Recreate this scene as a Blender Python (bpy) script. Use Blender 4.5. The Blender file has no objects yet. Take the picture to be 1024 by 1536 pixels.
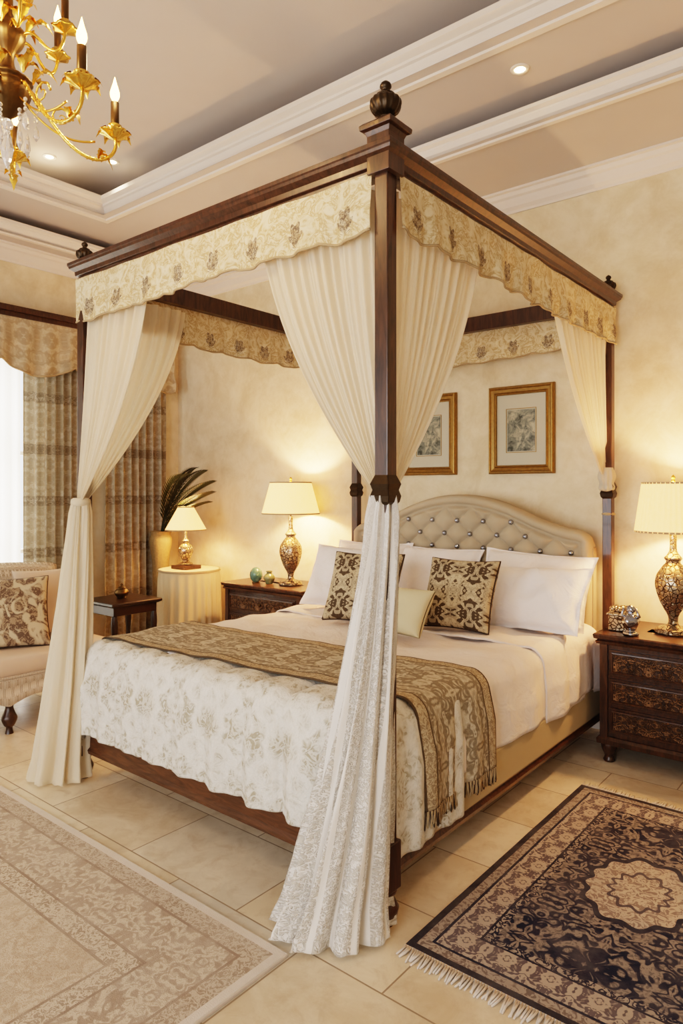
import bpy, bmesh, math, random
from mathutils import Vector, Matrix, noise, Euler
random.seed(4)
sc=bpy.context.scene
pi=math.pi; sin=math.sin; cos=math.cos
W=1.87; L=2.23; YW=2.36; XL=-4.2; XR=2.7; YB=-4.2

def c(r,g,b):
    def f(x):
        x/=255.0
        return x/12.92 if x<=.04045 else ((x+.055)/1.055)**2.4
    return (f(r),f(g),f(b),1.0)

# ------------------------------------------------------------------ materials
class G:
    def __init__(s,name):
        s.m=bpy.data.materials.new(name); s.m.use_nodes=True
        s.t=s.m.node_tree; s.t.nodes.clear()
        s.out=s.n('ShaderNodeOutputMaterial'); s.b=s.n('ShaderNodeBsdfPrincipled')
        s.t.links.new(s.b.outputs[0],s.out.inputs[0])
    def n(s,ty,**k):
        x=s.t.nodes.new(ty)
        for a,b in k.items(): setattr(x,a,b)
        return x
    def put(s,sock,v):
        if isinstance(v,bpy.types.NodeSocket): s.t.links.new(v,sock)
        else: sock.default_value=v
    def M(s,op,a,b=0.0,cc=0.0,clamp=False):
        x=s.n('ShaderNodeMath',operation=op,use_clamp=clamp)
        s.put(x.inputs[0],a); s.put(x.inputs[1],b); s.put(x.inputs[2],cc)
        return x.outputs[0]
    def noise(s,vec,scale,detail=2.0,rough=.5,dist=0.0,col=False):
        x=s.n('ShaderNodeTexNoise'); s.put(x.inputs['Vector'],vec)
        x.inputs['Scale'].default_value=scale; x.inputs['Detail'].default_value=detail
        x.inputs['Roughness'].default_value=rough; x.inputs['Distortion'].default_value=dist
        return x.outputs['Color' if col else 'Fac']
    def ramp(s,fac,stops,interp='LINEAR'):
        x=s.n('ShaderNodeValToRGB'); s.put(x.inputs[0],fac); r=x.color_ramp; r.interpolation=interp
        while len(r.elements)<len(stops): r.elements.new(.5)
        for e,(p,cl) in zip(r.elements,stops):
            e.position=p; e.color=cl if not isinstance(cl,(int,float)) else (cl,cl,cl,1)
        return x.outputs[0]
    def mix(s,fac,a,b):
        x=s.n('ShaderNodeMix',data_type='RGBA'); s.put(x.inputs[0],fac); s.put(x.inputs[6],a); s.put(x.inputs[7],b)
        return x.outputs[2]
    def co(s,k='Object'):
        return s.n('ShaderNodeTexCoord').outputs[k]
    def sep(s,v):
        x=s.n('ShaderNodeSeparateXYZ'); s.put(x.inputs[0],v); return x.outputs
    def comb(s,a,b,cc=0.0):
        x=s.n('ShaderNodeCombineXYZ'); s.put(x.inputs[0],a); s.put(x.inputs[1],b); s.put(x.inputs[2],cc); return x.outputs[0]
    def scalev(s,v,k):
        x=s.n('ShaderNodeVectorMath',operation='MULTIPLY'); s.put(x.inputs[0],v); x.inputs[1].default_value=k; return x.outputs[0]
    def bump(s,h,strength=.5,dist=.01):
        x=s.n('ShaderNodeBump'); x.inputs['Strength'].default_value=strength; x.inputs['Distance'].default_value=dist
        s.put(x.inputs['Height'],h); s.t.links.new(x.outputs[0],s.b.inputs['Normal']); return x.outputs[0]
    def damask(s,u,v,tw,th,scale=20.0,freq=16.0,soft=.25,seed=0.0,dist=.8):
        a=s.M('PINGPONG',u,tw/2); row=s.M('PINGPONG',v,th/2)
        vec=s.comb(a,row,seed)
        n=s.noise(vec,scale,1.5,.5,dist)
        w=s.M('SINE',s.M('MULTIPLY',n,freq))
        return s.M('ADD',s.M('MULTIPLY',w,.5/soft),.5,clamp=True)
    def scroll(s,u,v,scale,freq=20.,soft=.5,dist=1.2,seed=0.):
        n=s.noise(s.comb(u,v,seed),scale,2.,.5,dist)
        w=s.M('SINE',s.M('MULTIPLY',n,freq))
        return s.M('ADD',s.M('MULTIPLY',w,.5/soft),.5,clamp=True)
    def col(s,v): s.put(s.b.inputs['Base Color'],v)
    def set(s,rough=.6,metal=0.0,coat=0.0,spec=None):
        s.b.inputs['Roughness'].default_value=rough; s.b.inputs['Metallic'].default_value=metal
        s.b.inputs['Coat Weight'].default_value=coat
        if spec is not None: s.b.inputs['Specular IOR Level'].default_value=spec
    def transl(s,col,fac):
        t=s.n('ShaderNodeBsdfTranslucent'); s.put(t.inputs[0],col)
        mx=s.n('ShaderNodeMixShader'); mx.inputs[0].default_value=fac
        s.t.links.new(s.b.outputs[0],mx.inputs[1]); s.t.links.new(t.outputs[0],mx.inputs[2])
        s.t.links.new(mx.outputs[0],s.out.inputs[0])

def simple(name,col,rough=.6,metal=0.0,coat=0.0,var=.12,scale=6.0,bump=0.0,bscale=200.0,spec=None):
    g=G(name); v=g.co(); n=g.noise(v,scale,3)
    dk=tuple(x*(1-var) for x in col[:3])+(1,); lt=tuple(min(1,x*(1+var)) for x in col[:3])+(1,)
    g.col(g.mix(n,dk,lt)); g.set(rough,metal,coat,spec)
    if bump: g.bump(g.noise(v,bscale,2),bump,.003)
    return g.m

def m_wall():
    g=G('wall_plaster'); v=g.co()
    n=g.noise(v,1.6,6,.68,.9); n2=g.noise(v,6,5,.7,.4)
    a=g.ramp(n,[(.33,c(204,186,154)),(.5,c(216,200,170)),(.66,c(228,214,188))])
    a=g.mix(g.ramp(n2,[(.42,0.),(.68,.65)]),a,c(232,220,198))
    a=g.mix(g.ramp(g.noise(v,2.7,5,.7,1.5),[(.55,0.),(.72,.28)]),a,c(192,172,136))
    a=g.mix(g.ramp(g.noise(v,11,6,.75,.8),[(.56,0.),(.72,.25)]),a,c(198,180,146))
    g.col(a); g.set(.75,spec=.3)
    g.bump(g.noise(v,14,5,.7),.15,.012); return g.m
def m_floor():
    g=G('travertine_tiles'); v=g.co()
    o=g.sep(v); vec=g.comb(g.M('ADD',o[0],.13),g.M('ADD',o[1],.27))
    b=g.n('ShaderNodeTexBrick'); b.offset=.5; b.squash=1.0; g.put(b.inputs['Vector'],vec)
    b.inputs['Scale'].default_value=1; b.inputs['Brick Width'].default_value=.62; b.inputs['Row Height'].default_value=.40
    b.inputs['Mortar Size'].default_value=.003; b.inputs['Mortar Smooth'].default_value=.1
    b.inputs['Color1'].default_value=(0,0,0,1); b.inputs['Color2'].default_value=(1,1,1,1); b.inputs['Mortar'].default_value=(.5,.5,.5,1)
    tile=g.ramp(b.outputs['Color'],[(0,c(194,173,144)),(.35,c(210,192,164)),(.6,c(190,181,166)),(.8,c(222,206,180)),(1,c(202,184,156))])
    n=g.noise(v,3.5,6,.65,.8); n2=g.noise(v,12,5,.68,.6)
    t=g.mix(g.ramp(n,[(.38,0.),(.68,.75)]),tile,c(228,214,192))
    t=g.mix(g.ramp(n2,[(.5,0.),(.74,.5)]),t,c(174,147,116))
    t=g.mix(b.outputs['Fac'],t,c(146,126,104)); g.col(t)
    g.put(g.b.inputs['Roughness'],g.ramp(n2,[(.3,.28),(.7,.42)]))
    g.bump(g.M('SUBTRACT',1.0,b.outputs['Fac']),.25,.003); return g.m
def m_wood(name,c1,c2,carve=False,rough=.32,sv=(14,14,2.2)):
    g=G(name); v=g.co()
    st=g.noise(g.scalev(v,sv),3,5,.6,1.2)
    colr=g.ramp(st,[(.3,c1),(.7,c2)])
    g.set(rough,0,.15)
    if carve:
        o=g.sep(v); uu=g.M('ADD',o[0],o[1]); d=g.damask(uu,o[2],.17,.168,46,26,.6,0.,1.)
        colr=g.mix(g.M('MULTIPLY',d,.75),colr,c(138,104,72)); g.bump(d,1.,.012); g.set(.4,0,.05)
    g.col(colr); return g.m
def m_cloth(name,base,tr=.0,weave=.15,var=.05,rough=.9,wr=0):
    g=G(name); v=g.co(); n=g.noise(v,5,3)
    dk=tuple(x*(1-var) for x in base[:3])+(1,)
    cl=g.mix(n,dk,base); g.col(cl); g.set(rough,spec=.15)
    if wr: g.bump(g.noise(v,9,4,.55,1.2),wr,.03)
    elif weave: g.bump(g.noise(v,350,1),weave,.002)
    if tr: g.transl(cl,tr)
    return g.m
def m_damask(name,base,pat,acc,tw,th,scale,freq=16.,uv='UV',soft=.3,tr=0,mixn=.5,rough=.8,border=None,bands=None):
    g=G(name); o=g.sep(g.co(uv))
    u,v=(o[0],o[1])
    d=g.damask(u,v,tw,th,scale,freq,soft); d2=g.damask(u,v,tw,th,scale*2.2,freq,soft,3.7)
    cl=g.mix(d,base,pat); cl=g.mix(g.M('MULTIPLY',d2,mixn),cl,acc)
    if bands:
        per,wd,bc,ba=bands
        m=g.M('LESS_THAN',g.M('PINGPONG',v,per/2),wd); m=g.M('MULTIPLY',m,g.M('ADD',g.M('MULTIPLY',d2,.7),.25))
        cl=g.mix(g.M('MULTIPLY',m,ba),cl,bc)
    g.col(cl); g.set(rough,spec=.25); g.bump(d,.25,.003)
    if tr: g.transl(cl,tr)
    return g.m

WALL=m_wall(); FLOOR=m_floor()
CEIL=simple('ceiling_paint',c(192,186,182),.8,var=.03)
TRIM=simple('trim_paint',c(222,214,206),.6,var=.03)
WOOD=m_wood('dark_walnut',c(34,22,15),c(78,50,34))
WOODR=m_wood('bed_rail_wood',c(52,32,20),c(98,64,42),sv=(2.2,14,14))
CARVE=m_wood('carved_walnut',c(38,25,16),c(66,44,29),True)
GOLD=simple('antique_gold',c(236,190,100),.22,1.0,var=.2,scale=30)
GFRAME=simple('gilt_frame',c(146,114,66),.4,.8,var=.35,scale=60,bump=.5,bscale=60)
BRASS=simple('aged_brass',c(92,74,48),.4,.9,var=.3,scale=40)
def m_silver():
    g=G('mercury_silver'); v=g.co()
    vo=g.n('ShaderNodeTexVoronoi',feature='DISTANCE_TO_EDGE'); g.put(vo.inputs['Vector'],v); vo.inputs['Scale'].default_value=40
    e=g.ramp(vo.outputs['Distance'],[(.02,0.),(.09,1.)])
    n=g.noise(v,30,3,.6)
    a=g.mix(n,c(206,192,168),c(128,112,90)); a=g.mix(e,c(72,58,44),a); g.col(a); g.set(.26,.85); g.bump(e,.7,.006); return g.m
SILVER=m_silver()
BRONZE=simple('finial_bronze',c(56,44,28),.35,.6,var=.4,scale=60)
def m_voile():
    g=G('voile'); v=g.co(); cl=g.mix(g.noise(v,3,2),c(230,218,196),c(242,232,213)); g.col(cl); g.set(.9,spec=.1)
    o=g.sep(g.co('UV')); g.bump(g.noise(g.comb(g.M('MULTIPLY',o[0],60.),g.M('MULTIPLY',o[1],2.)),1.,3,.6),.5,.006); g.transl(cl,.45); return g.m
VOILE=m_voile()
def m_lace():
    g=G('lace_voile'); o=g.sep(g.co('UV')); d=g.scroll(o[0],o[1],80,22,.6,1.0)
    vo=g.n('ShaderNodeTexVoronoi'); g.put(vo.inputs['Vector'],g.comb(o[0],o[1])); vo.inputs['Scale'].default_value=110
    hole=g.M('LESS_THAN',vo.outputs['Distance'],.26)
    st=g.M('GREATER_THAN',g.M('PINGPONG',o[0],.028),.008)
    d=g.M('MULTIPLY',g.M('MAXIMUM',d,g.M('MULTIPLY',hole,.6)),st)
    fade=g.ramp(o[1],[(.05,.35),(.5,1.)]); d=g.M('MULTIPLY',d,fade)
    cl=g.mix(d,c(242,238,232),c(212,206,195)); g.col(cl); g.set(.9,spec=.1); g.bump(d,.8,.006); g.transl(cl,.28); return g.m
LACE=m_lace()
SHEER=m_cloth('sheer_white',c(240,234,220),.46)
def m_valance():
    g=G('valance_brocade'); o=g.sep(g.co('UV')); u,v=o[0],o[1]
    n=g.noise(g.comb(u,v),17,5,.62,1.8)
    cl=g.ramp(n,[(.38,c(214,201,174)),(.50,c(202,184,150)),(.56,c(172,147,108)),(.60,c(206,189,158)),(.72,c(220,208,182))])
    uu=g.M('PINGPONG',u,.115)
    du=g.M('DIVIDE',uu,.038); dv=g.M('DIVIDE',g.M('SUBTRACT',v,.068),.046)
    r=g.M('ADD',g.M('MULTIPLY',du,du),g.M('MULTIPLY',dv,dv))
    th=g.M('ARCTAN2',uu,g.M('SUBTRACT',v,.02)); lob=g.M('MULTIPLY',g.M('COSINE',g.M('MULTIPLY',th,13)),.35)
    mk=g.M('LESS_THAN',g.M('ADD',r,lob),.85)
    d=g.scroll(u,v,70,20,.6)
    mk=g.M('MULTIPLY',mk,g.M('ADD',g.M('MULTIPLY',d,.5),.35))
    cl=g.mix(mk,cl,c(82,70,64)); g.col(cl); g.set(.85,spec=.2); g.bump(n,.3,.004); g.transl(cl,.06); return g.m
VAL=m_valance()
def m_cov():
    g=G('coverlet_floral'); o=g.sep(g.co('UV')); u,v=o[0],o[1]
    base=c(208,205,197)
    d=g.damask(u,v,.43,.5,9,13,.9,0.,1.6); d2=g.scroll(u,v,24,22,.6,1.8,2.); d3=g.scroll(u,v,60,20,.6,.8,4.)
    cl=g.mix(g.M('MULTIPLY',d,g.M('ADD',g.M('MULTIPLY',d2,.75),.18)),base,c(156,148,128))
    cl=g.mix(g.M('MULTIPLY',g.M('SUBTRACT',1.,d),g.M('MULTIPLY',d3,.5)),cl,c(234,232,228))
    cl=g.mix(g.M('MULTIPLY',d3,.16),cl,c(160,144,114))
    g.col(cl); g.set(.8,spec=.25); g.bump(d2,.35,.004); return g.m
COV=m_cov()
def m_run():
    g=G('runner_damask'); o=g.sep(g.co('UV')); u,v=o[0],o[1]
    d=g.damask(u,v,.24,.27,15,18,.6,1.,1.5); d3=g.scroll(u,v,70,20,.6,.8,4.)
    cl=g.mix(d,c(124,113,95),c(188,176,156)); cl=g.mix(g.M('MULTIPLY',d3,.4),cl,c(154,140,116))
    wv=.54; e=g.M('MINIMUM',v,g.M('SUBTRACT',wv,v))
    cl=g.mix(g.M('LESS_THAN',e,.06),cl,g.mix(g.scroll(u,v,50,24,.5),c(180,163,136),c(140,122,98)))
    cl=g.mix(g.M('COMPARE',e,.064,.004),cl,c(92,78,60)); cl=g.mix(g.M('LESS_THAN',e,.010),cl,c(82,68,52))
    g.col(cl); g.set(.8,spec=.25); g.bump(d,.3,.003); return g.m
RUN=m_run()
PATP=m_damask('cushion_damask',c(80,66,50),c(184,168,140),c(70,56,42),.22,.26,24,18.,mixn=.35)
def m_flop():
    g=G('cushion_floral'); o=g.sep(g.co('UV')); u,v=o[0],o[1]
    d=g.scroll(u,v,8,13,.5,1.8,2.5); d2=g.scroll(u,v,30,20,.5,1.,3.)
    cl=g.mix(d,c(190,174,146),g.mix(d2,c(100,80,64),c(154,132,106))); g.col(cl); g.set(.85); return g.m
FLOP=m_flop()
CURT=m_damask('window_brocade',c(186,176,156),c(166,155,134),c(156,143,116),.20,.24,20,14.,mixn=.5,tr=.14,soft=.8,bands=(.42,.04,c(106,96,80),.6))
GREYV=m_damask('pelmet_brocade',c(186,173,150),c(156,141,118),c(170,153,128),.25,.3,16,14.,mixn=.5,soft=.7)
LINEN=m_cloth('white_linen',c(232,221,215),0,.08,wr=.35)
PILW=m_cloth('pillow_cotton',c(238,233,232),0,.08,wr=.4)
CREAM=m_cloth('cream_silk',c(194,183,152),0,.1,rough=.5)
HEADF=m_cloth('headboard_linen',c(176,162,140),0,.2)
BASEF=m_cloth('base_linen',c(180,162,132),0,.2)
SEATF=m_cloth('seat_fabric',c(210,190,171),0,.1)
WOVEN=m_damask('woven_trim',c(204,191,174),c(158,143,124),c(214,204,190),.05,.05,60,20.,uv='Object')
PIPE=simple('piping',c(62,48,34),.8)
TRIMB=simple('valance_fringe',c(164,143,112),.9,var=.3,scale=200)
CRYS=G('crystal'); CRYS.b.inputs['Base Color'].default_value=(.95,.95,.97,1); CRYS.set(.05); CRYS.b.inputs['Transmission Weight'].default_value=.8; CRYS=CRYS.m
MIRB=simple('rhinestone',c(160,166,178),.08,1.)
def emis(name,col,st,base=None):
    g=G(name); g.col(base or col); g.b.inputs['Emission Color'].default_value=col; g.b.inputs['Emission Strength'].default_value=st; g.set(.8); return g.m
FLAME=emis('flame',c(255,176,92),22)
SPOTM=emis('downlight_glow',c(255,214,150),25)
def m_shade(name,st):
    g=G(name); g.col(c(214,188,148)); g.set(.85)
    n=g.noise(g.co(),60,2); em=g.mix(n,c(255,166,82),c(255,184,104))
    g.put(g.b.inputs['Emission Color'],em); g.b.inputs['Emission Strength'].default_value=st; return g.m
SHADE=m_shade('lamp_shade',1.9); SHADE2=m_shade('lamp_shade_pleated',1.5)
PALM=simple('palm_leaf',c(42,50,26),.5,var=.4)
WICK=simple('wicker',c(130,112,76),.8,var=.4,scale=60,bump=.6,bscale=80)
GLASSB=simple('teal_glass',c(86,120,108),.15,.1,var=.4,scale=20)
AMBER=simple('amber_glass',c(130,130,90),.15,.1,var=.4,scale=20)
MATW=simple('picture_mat',c(184,180,162),.6,var=.04)
def m_art():
    g=G('etching_print'); v=g.co(); n=g.noise(v,16,6,.7,.6)
    g.col(g.ramp(n,[(.36,c(60,66,62)),(.48,c(120,124,114)),(.62,c(178,172,150))])); g.set(.15); return g.m
ART=m_art()
SKIRT=m_cloth('table_skirt',c(200,184,154),.05,.1)
BLACKM=simple('black_lacquer',c(34,24,18),.3)

def m_rug(name,w,h,dark):
    g=G(name); o=g.sep(g.co('UV')); u,v=o[0],o[1]
    du=g.M('MINIMUM',u,g.M('SUBTRACT',w,u)); dv=g.M('MINIMUM',v,g.M('SUBTRACT',h,v)); d=g.M('MINIMUM',du,dv)
    q=g.scroll(u,v,34 if dark else 46,22,.55,1.2,2.1)
    p=g.damask(g.M('SUBTRACT',u,w/2),g.M('SUBTRACT',v,h/2),.44,.5,15,22,.5,1.3,1.3)
    sm=g.damask(u,v,.14,.14,40,18,.5,6.)
    big=g.damask(g.M('SUBTRACT',u,w/2),g.M('SUBTRACT',v,h/2),.9,.9,9,26,.7,5.)
    if dark:
        A=c(33,40,60); B=c(162,150,138); C=c(116,104,98); E=c(176,162,148)
        field=g.mix(g.M('MULTIPLY',p,.75),A,B); field=g.mix(g.M('MULTIPLY',q,.5),field,A)
        b1=g.mix(q,B,C); b2=g.mix(sm,E,c(98,90,94)); b3=g.mix(q,A,B)
        steps=[(0,c(56,54,60)),(.025,b1),(.06,c(42,46,62)),(.07,b2),(.17,c(40,44,60)),(.178,b3),(.205,field)]
    else:
        A=c(188,173,156); B=c(152,134,117); C=c(200,186,168)
        field=g.mix(g.M('MULTIPLY',big,.5),C,c(166,146,125)); field=g.mix(g.M('MULTIPLY',q,.5),field,c(160,135,110))
        b1=g.mix(q,A,B); b2=g.mix(g.M('MULTIPLY',p,.8),C,c(152,133,117)); b2=g.mix(g.M('MULTIPLY',q,.5),b2,B); b3=g.mix(q,C,B)
        steps=[(0,c(210,199,189)),(.03,b1),(.10,c(146,127,112)),(.11,b2),(.30,c(144,125,110)),(.31,b3),(.38,c(148,129,113)),(.39,field)]
    cl=steps[0][1]
    for t,col in steps[1:]:
        cl=g.mix(g.M('GREATER_THAN',d,t),cl,col)
    x=g.M('SUBTRACT',u,w/2); y=g.M('SUBTRACT',v,h/2); th=g.M('ARCTAN2',y,x)
    a,b=(.17,.22) if dark else (.5,.5)
    r=g.M('SQRT',g.M('ADD',g.M('POWER',g.M('DIVIDE',g.M('ABSOLUTE',x),a),2.),g.M('POWER',g.M('DIVIDE',g.M('ABSOLUTE',y),b),2.)))
    r=g.M('ADD',r,g.M('MULTIPLY',g.M('COSINE',g.M('MULTIPLY',th,12)),.06))
    med=g.mix(q,c(186,172,156),c(134,120,113)) if dark else g.mix(q,c(196,181,163),c(156,136,117))
    cl=g.mix(g.M('LESS_THAN',r,1.12),cl,c(42,46,62) if dark else c(146,127,112))
    cl=g.mix(g.M('LESS_THAN',r,1.0),cl,med)
    if dark: cl=g.mix(g.M('COMPARE',r,.55,.04),cl,c(84,80,86))
    wn=g.noise(g.comb(u,v),5,5,.7); cl=g.mix(g.ramp(wn,[(.42,0.),(.75,.4 if dark else .6)]),cl,c(128,122,122) if dark else c(196,183,167))
    fn=g.noise(g.comb(u,v),260,2,.6); cl=g.mix(g.M('MULTIPLY',fn,.15),cl,c(90,88,92) if dark else c(170,155,139))
    g.col(cl); g.set(.95,spec=.1); g.bump(fn,.6,.003); return g.m

# ------------------------------------------------------------------ mesh builder
class MB:
    def __init__(s): s.v=[];s.f=[];s.fm=[];s.fs=[];s.uv=[];s.mats=[]
    def mi(s,m):
        if m not in s.mats: s.mats.append(m)
        return s.mats.index(m)
    def add(s,vs,fs,mat,uvs=None,smooth=False):
        b=len(s.v); s.v+= [Vector(p) for p in vs]; s.uv+= (uvs or [(0,0)]*len(vs))
        k=s.mi(mat)
        for f in fs: s.f.append([b+i for i in f]); s.fm.append(k); s.fs.append(smooth)
    def box(s,a,b,mat,M=None):
        x0,y0,z0=a;x1,y1,z1=b
        vs=[Vector(p) for p in [(x0,y0,z0),(x1,y0,z0),(x1,y1,z0),(x0,y1,z0),(x0,y0,z1),(x1,y0,z1),(x1,y1,z1),(x0,y1,z1)]]
        if M: vs=[M@p for p in vs]
        s.add(vs,[(0,3,2,1),(4,5,6,7),(0,1,5,4),(1,2,6,5),(2,3,7,6),(3,0,4,7)],mat)
    def grid(s,fn,nu,nv,mat,close=False,uv=None,smooth=True):
        vs=[];us=[]; cols=nu if close else nu+1
        for j in range(nv+1):
            for i in range(cols):
                a,b=i/nu,j/nv; vs.append(fn(a,b)); us.append(uv(a,b) if uv else (a,b))
        fs=[]
        for j in range(nv):
            for i in range(nu):
                i2=(i+1)%cols
                fs.append((j*cols+i,j*cols+i2,(j+1)*cols+i2,(j+1)*cols+i))
        s.add(vs,fs,mat,us,smooth)
    def lathe(s,prof,cen,mat,seg=32,rip=None,smooth=True,sub=1,sc=(1,1)):
        P=[]
        if sub>1:
            n=len(prof)
            for i in range(n-1):
                p0=prof[max(0,i-1)];p1=prof[i];p2=prof[i+1];p3=prof[min(n-1,i+2)]
                for k in range(sub):
                    t=k/sub
                    P.append(tuple(.5*(2*p1[q]+(p2[q]-p0[q])*t+(2*p0[q]-5*p1[q]+4*p2[q]-p3[q])*t*t+(3*p1[q]-p0[q]-3*p2[q]+p3[q])*t**3) for q in (0,1)))
            P.append(prof[-1])
        else: P=prof
        cx,cy,cz=cen
        vs=[];n=len(P)
        for r,z in P:
            r=max(r,.0004)
            for i in range(seg):
                th=2*pi*i/seg; rr=r*(rip(th,z) if rip else 1)
                vs.append((cx+rr*cos(th)*sc[0],cy+rr*sin(th)*sc[1],cz+z))
        fs=[(j*seg+i,j*seg+(i+1)%seg,(j+1)*seg+(i+1)%seg,(j+1)*seg+i) for j in range(n-1) for i in range(seg)]
        s.add(vs,fs,mat,None,smooth)
    def tube(s,pts,rad,mat,seg=8):
        pts=[Vector(p) for p in pts]; n=len(pts)
        if not hasattr(rad,'__len__'): rad=[rad]*n
        up=Vector((0,0,1)); vs=[]; prev=None
        for i,p in enumerate(pts):
            d=(pts[min(n-1,i+1)]-pts[max(0,i-1)]).normalized()
            if prev is None:
                a=d.cross(up)
                if a.length<.1: a=d.cross(Vector((1,0,0)))
            else: a=prev-d*prev.dot(d)
            a.normalize(); prev=a; b=d.cross(a)
            for k in range(seg):
                th=2*pi*k/seg; vs.append(p+(a*cos(th)+b*sin(th))*rad[i])
        fs=[(j*seg+i,j*seg+(i+1)%seg,(j+1)*seg+(i+1)%seg,(j+1)*seg+i) for j in range(n-1) for i in range(seg)]
        fs+= [tuple(range(seg)),tuple((n-1)*seg+k for k in range(seg))]
        s.add(vs,fs,mat,None,True)
    def ring(s,rect,prof,mat,mp=None,closed=True):
        x0,y0,x1,y1=rect; n=len(prof); vs=[]
        for o,z in prof:
            for p in [(x0-o,y0-o,z),(x1+o,y0-o,z),(x1+o,y1+o,z),(x0-o,y1+o,z)]:
                vs.append(mp(*p) if mp else p)
        fs=[]
        for j in range(n if closed else n-1):
            j2=(j+1)%n
            for i in range(4): fs.append((j*4+i,j*4+(i+1)%4,j2*4+(i+1)%4,j2*4+i))
        s.add(vs,fs,mat)
    def sphere(s,cen,r,mat,seg=12,sc=(1,1,1)):
        def fn(a,b): return Vector((cen[0]+r*sc[0]*sin(pi*b)*cos(2*pi*a),cen[1]+r*sc[1]*sin(pi*b)*sin(2*pi*a),cen[2]+r*sc[2]*cos(pi*b)))
        s.grid(fn,seg,max(6,seg//2),mat,True)
    def pillow(s,cen,w,h,t,rot,mat,seed=0,pipe=None,pw=.35,flange=0,wr=.014):
        R=Euler(rot).to_matrix(); cen=Vector(cen)
        def P(u,v,sd):
            x=w/2*u*(1-.07*(1-v*v)); y=h/2*v*(1-.07*(1-u*u))
            k=1-flange
            uu=min(1,abs(u)/k); vv=min(1,abs(v)/k)
            z=sd*t/2*(max(0,(1-uu**2.4))*max(0,(1-vv**2.4)))**pw+sd*.003
            ed=(1-max(abs(u),abs(v))**4)
            nn=(noise.noise(Vector((x*7+seed*3.1,y*7,sd*1.7)))*wr+noise.noise(Vector((x*16+seed*3.1,y*11,sd*2.7)))*wr*.45)*ed
            fl=flange and noise.noise(Vector((x*12+seed,y*12,3)))*.012*(1-ed)
            return cen+R@Vector((x,y,z+nn+fl))
        for sd in (1,-1):
            def fn(a,b,sd=sd):
                u=sin((a-.5)*pi); v=sin((b-.5)*pi); return P(u,v,sd)
            s.grid(fn,36,36,mat,uv=lambda a,b:(w/2*sin((a-.5)*pi),h/2*sin((b-.5)*pi)))
        if pipe:
            pts=[]
            for k in range(81):
                q=k/20; e=int(q)%4; f=(q-int(q))*2-1
                u,v=[(f,-1),(1,f),(-f,1),(-1,-f)][e]; pts.append(P(u,v,1))
            s.tube(pts,.006,pipe,6)
    def obj(s,name,parent=None,org=(0,0,0),bevel=0,solid=0,subd=0):
        me=bpy.data.meshes.new(name); o=Vector(org)
        me.from_pydata([tuple(p-o) for p in s.v],[],s.f)
        for m in s.mats: me.materials.append(m)
        me.polygons.foreach_set('material_index',s.fm); me.polygons.foreach_set('use_smooth',s.fs)
        uvl=me.uv_layers.new(name='UVMap')
        li=[0]*len(me.loops); me.loops.foreach_get('vertex_index',li)
        fl=[]
        for i in li: fl+= s.uv[i]
        uvl.data.foreach_set('uv',fl); me.update()
        bm=bmesh.new(); bm.from_mesh(me); bmesh.ops.recalc_face_normals(bm,faces=bm.faces); bm.to_mesh(me); bm.free()
        ob=bpy.data.objects.new(name,me); sc.collection.objects.link(ob); ob.location=o
        if parent:
            ob.parent=parent; ob.location=o-parent.location
        if solid: md=ob.modifiers.new('solid','SOLIDIFY'); md.thickness=solid
        if bevel:
            md=ob.modifiers.new('bev','BEVEL'); md.width=bevel; md.segments=2; md.limit_method='ANGLE'; md.angle_limit=math.radians(50)
        return ob
def empty(name,loc=(0,0,0)):
    e=bpy.data.objects.new(name,None); e.empty_display_size=.1; e.location=loc; sc.collection.objects.link(e); return e
def light(name,ty,loc,energy,col,parent=None,rot=None,**k):
    d=bpy.data.lights.new(name,ty); d.energy=energy; d.color=col
    for a,b in k.items(): setattr(d,a,b)
    o=bpy.data.objects.new(name,d); sc.collection.objects.link(o); o.location=loc
    if rot: o.rotation_euler=rot
    if parent: o.parent=parent; o.location=Vector(loc)-parent.location
    return o

# ------------------------------------------------------------------ room
ZC=3.40; Z1=3.56; Z2=3.84
m=MB(); m.box((XL-.15,YB-.15,-.1),(XR+.15,YW+.15,0),FLOOR); m.obj('floor')
m=MB(); m.box((XL-.15,YW,0),(XR+.15,YW+.15,4),WALL); m.obj('wall_head')
m=MB(); m.box((XR,YB,0),(XR+.15,YW,4),WALL); m.obj('wall_right')
wy0,wy1,wz0,wz1=-1.1,.95,.15,2.55
m=MB(); m.box((XL-.15,YB,0),(XL,wy0,4),WALL); m.box((XL-.15,wy1,0),(XL,YW,4),WALL)
m.box((XL-.15,wy0,0),(XL,wy1,wz0),WALL); m.box((XL-.15,wy0,wz1),(XL,wy1,4),WALL); m.obj('wall_left')
def window(name,a,b,z0,z1,axis,pos):
    mb=MB(); t=.05
    def bx(p0,p1,q0,q1):
        if axis=='x': mb.box((pos-.04,p0,q0),(pos+.04,p1,q1),TRIM)
        else: mb.box((p0,pos-.04,q0),(p1,pos+.04,q1),TRIM)
    bx(a,a+t,z0,z1);bx(b-t,b,z0,z1);bx(a+t,b-t,z0,z0+t);bx(a+t,b-t,z1-t,z1)
    mid=(a+b)/2; bx(mid-.04,mid+.04,z0+t,z1-t)
    for k in (1,2): z=z0+(z1-z0)*k/3; bx(a+t,mid-.04,z-.015,z+.015); bx(mid+.04,b-t,z-.015,z+.015)
    return mb.obj(name)
window('window_1',wy0,wy1,wz0,wz1,'x',XL-.08)
bx=[(-2.9,-1.1),(.1,1.9)]  # openings added in the unseen back wall to bring in soft light
m=MB(); xs=[XL-.15,bx[0][0],bx[0][1],bx[1][0],bx[1][1],XR+.15]
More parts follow.
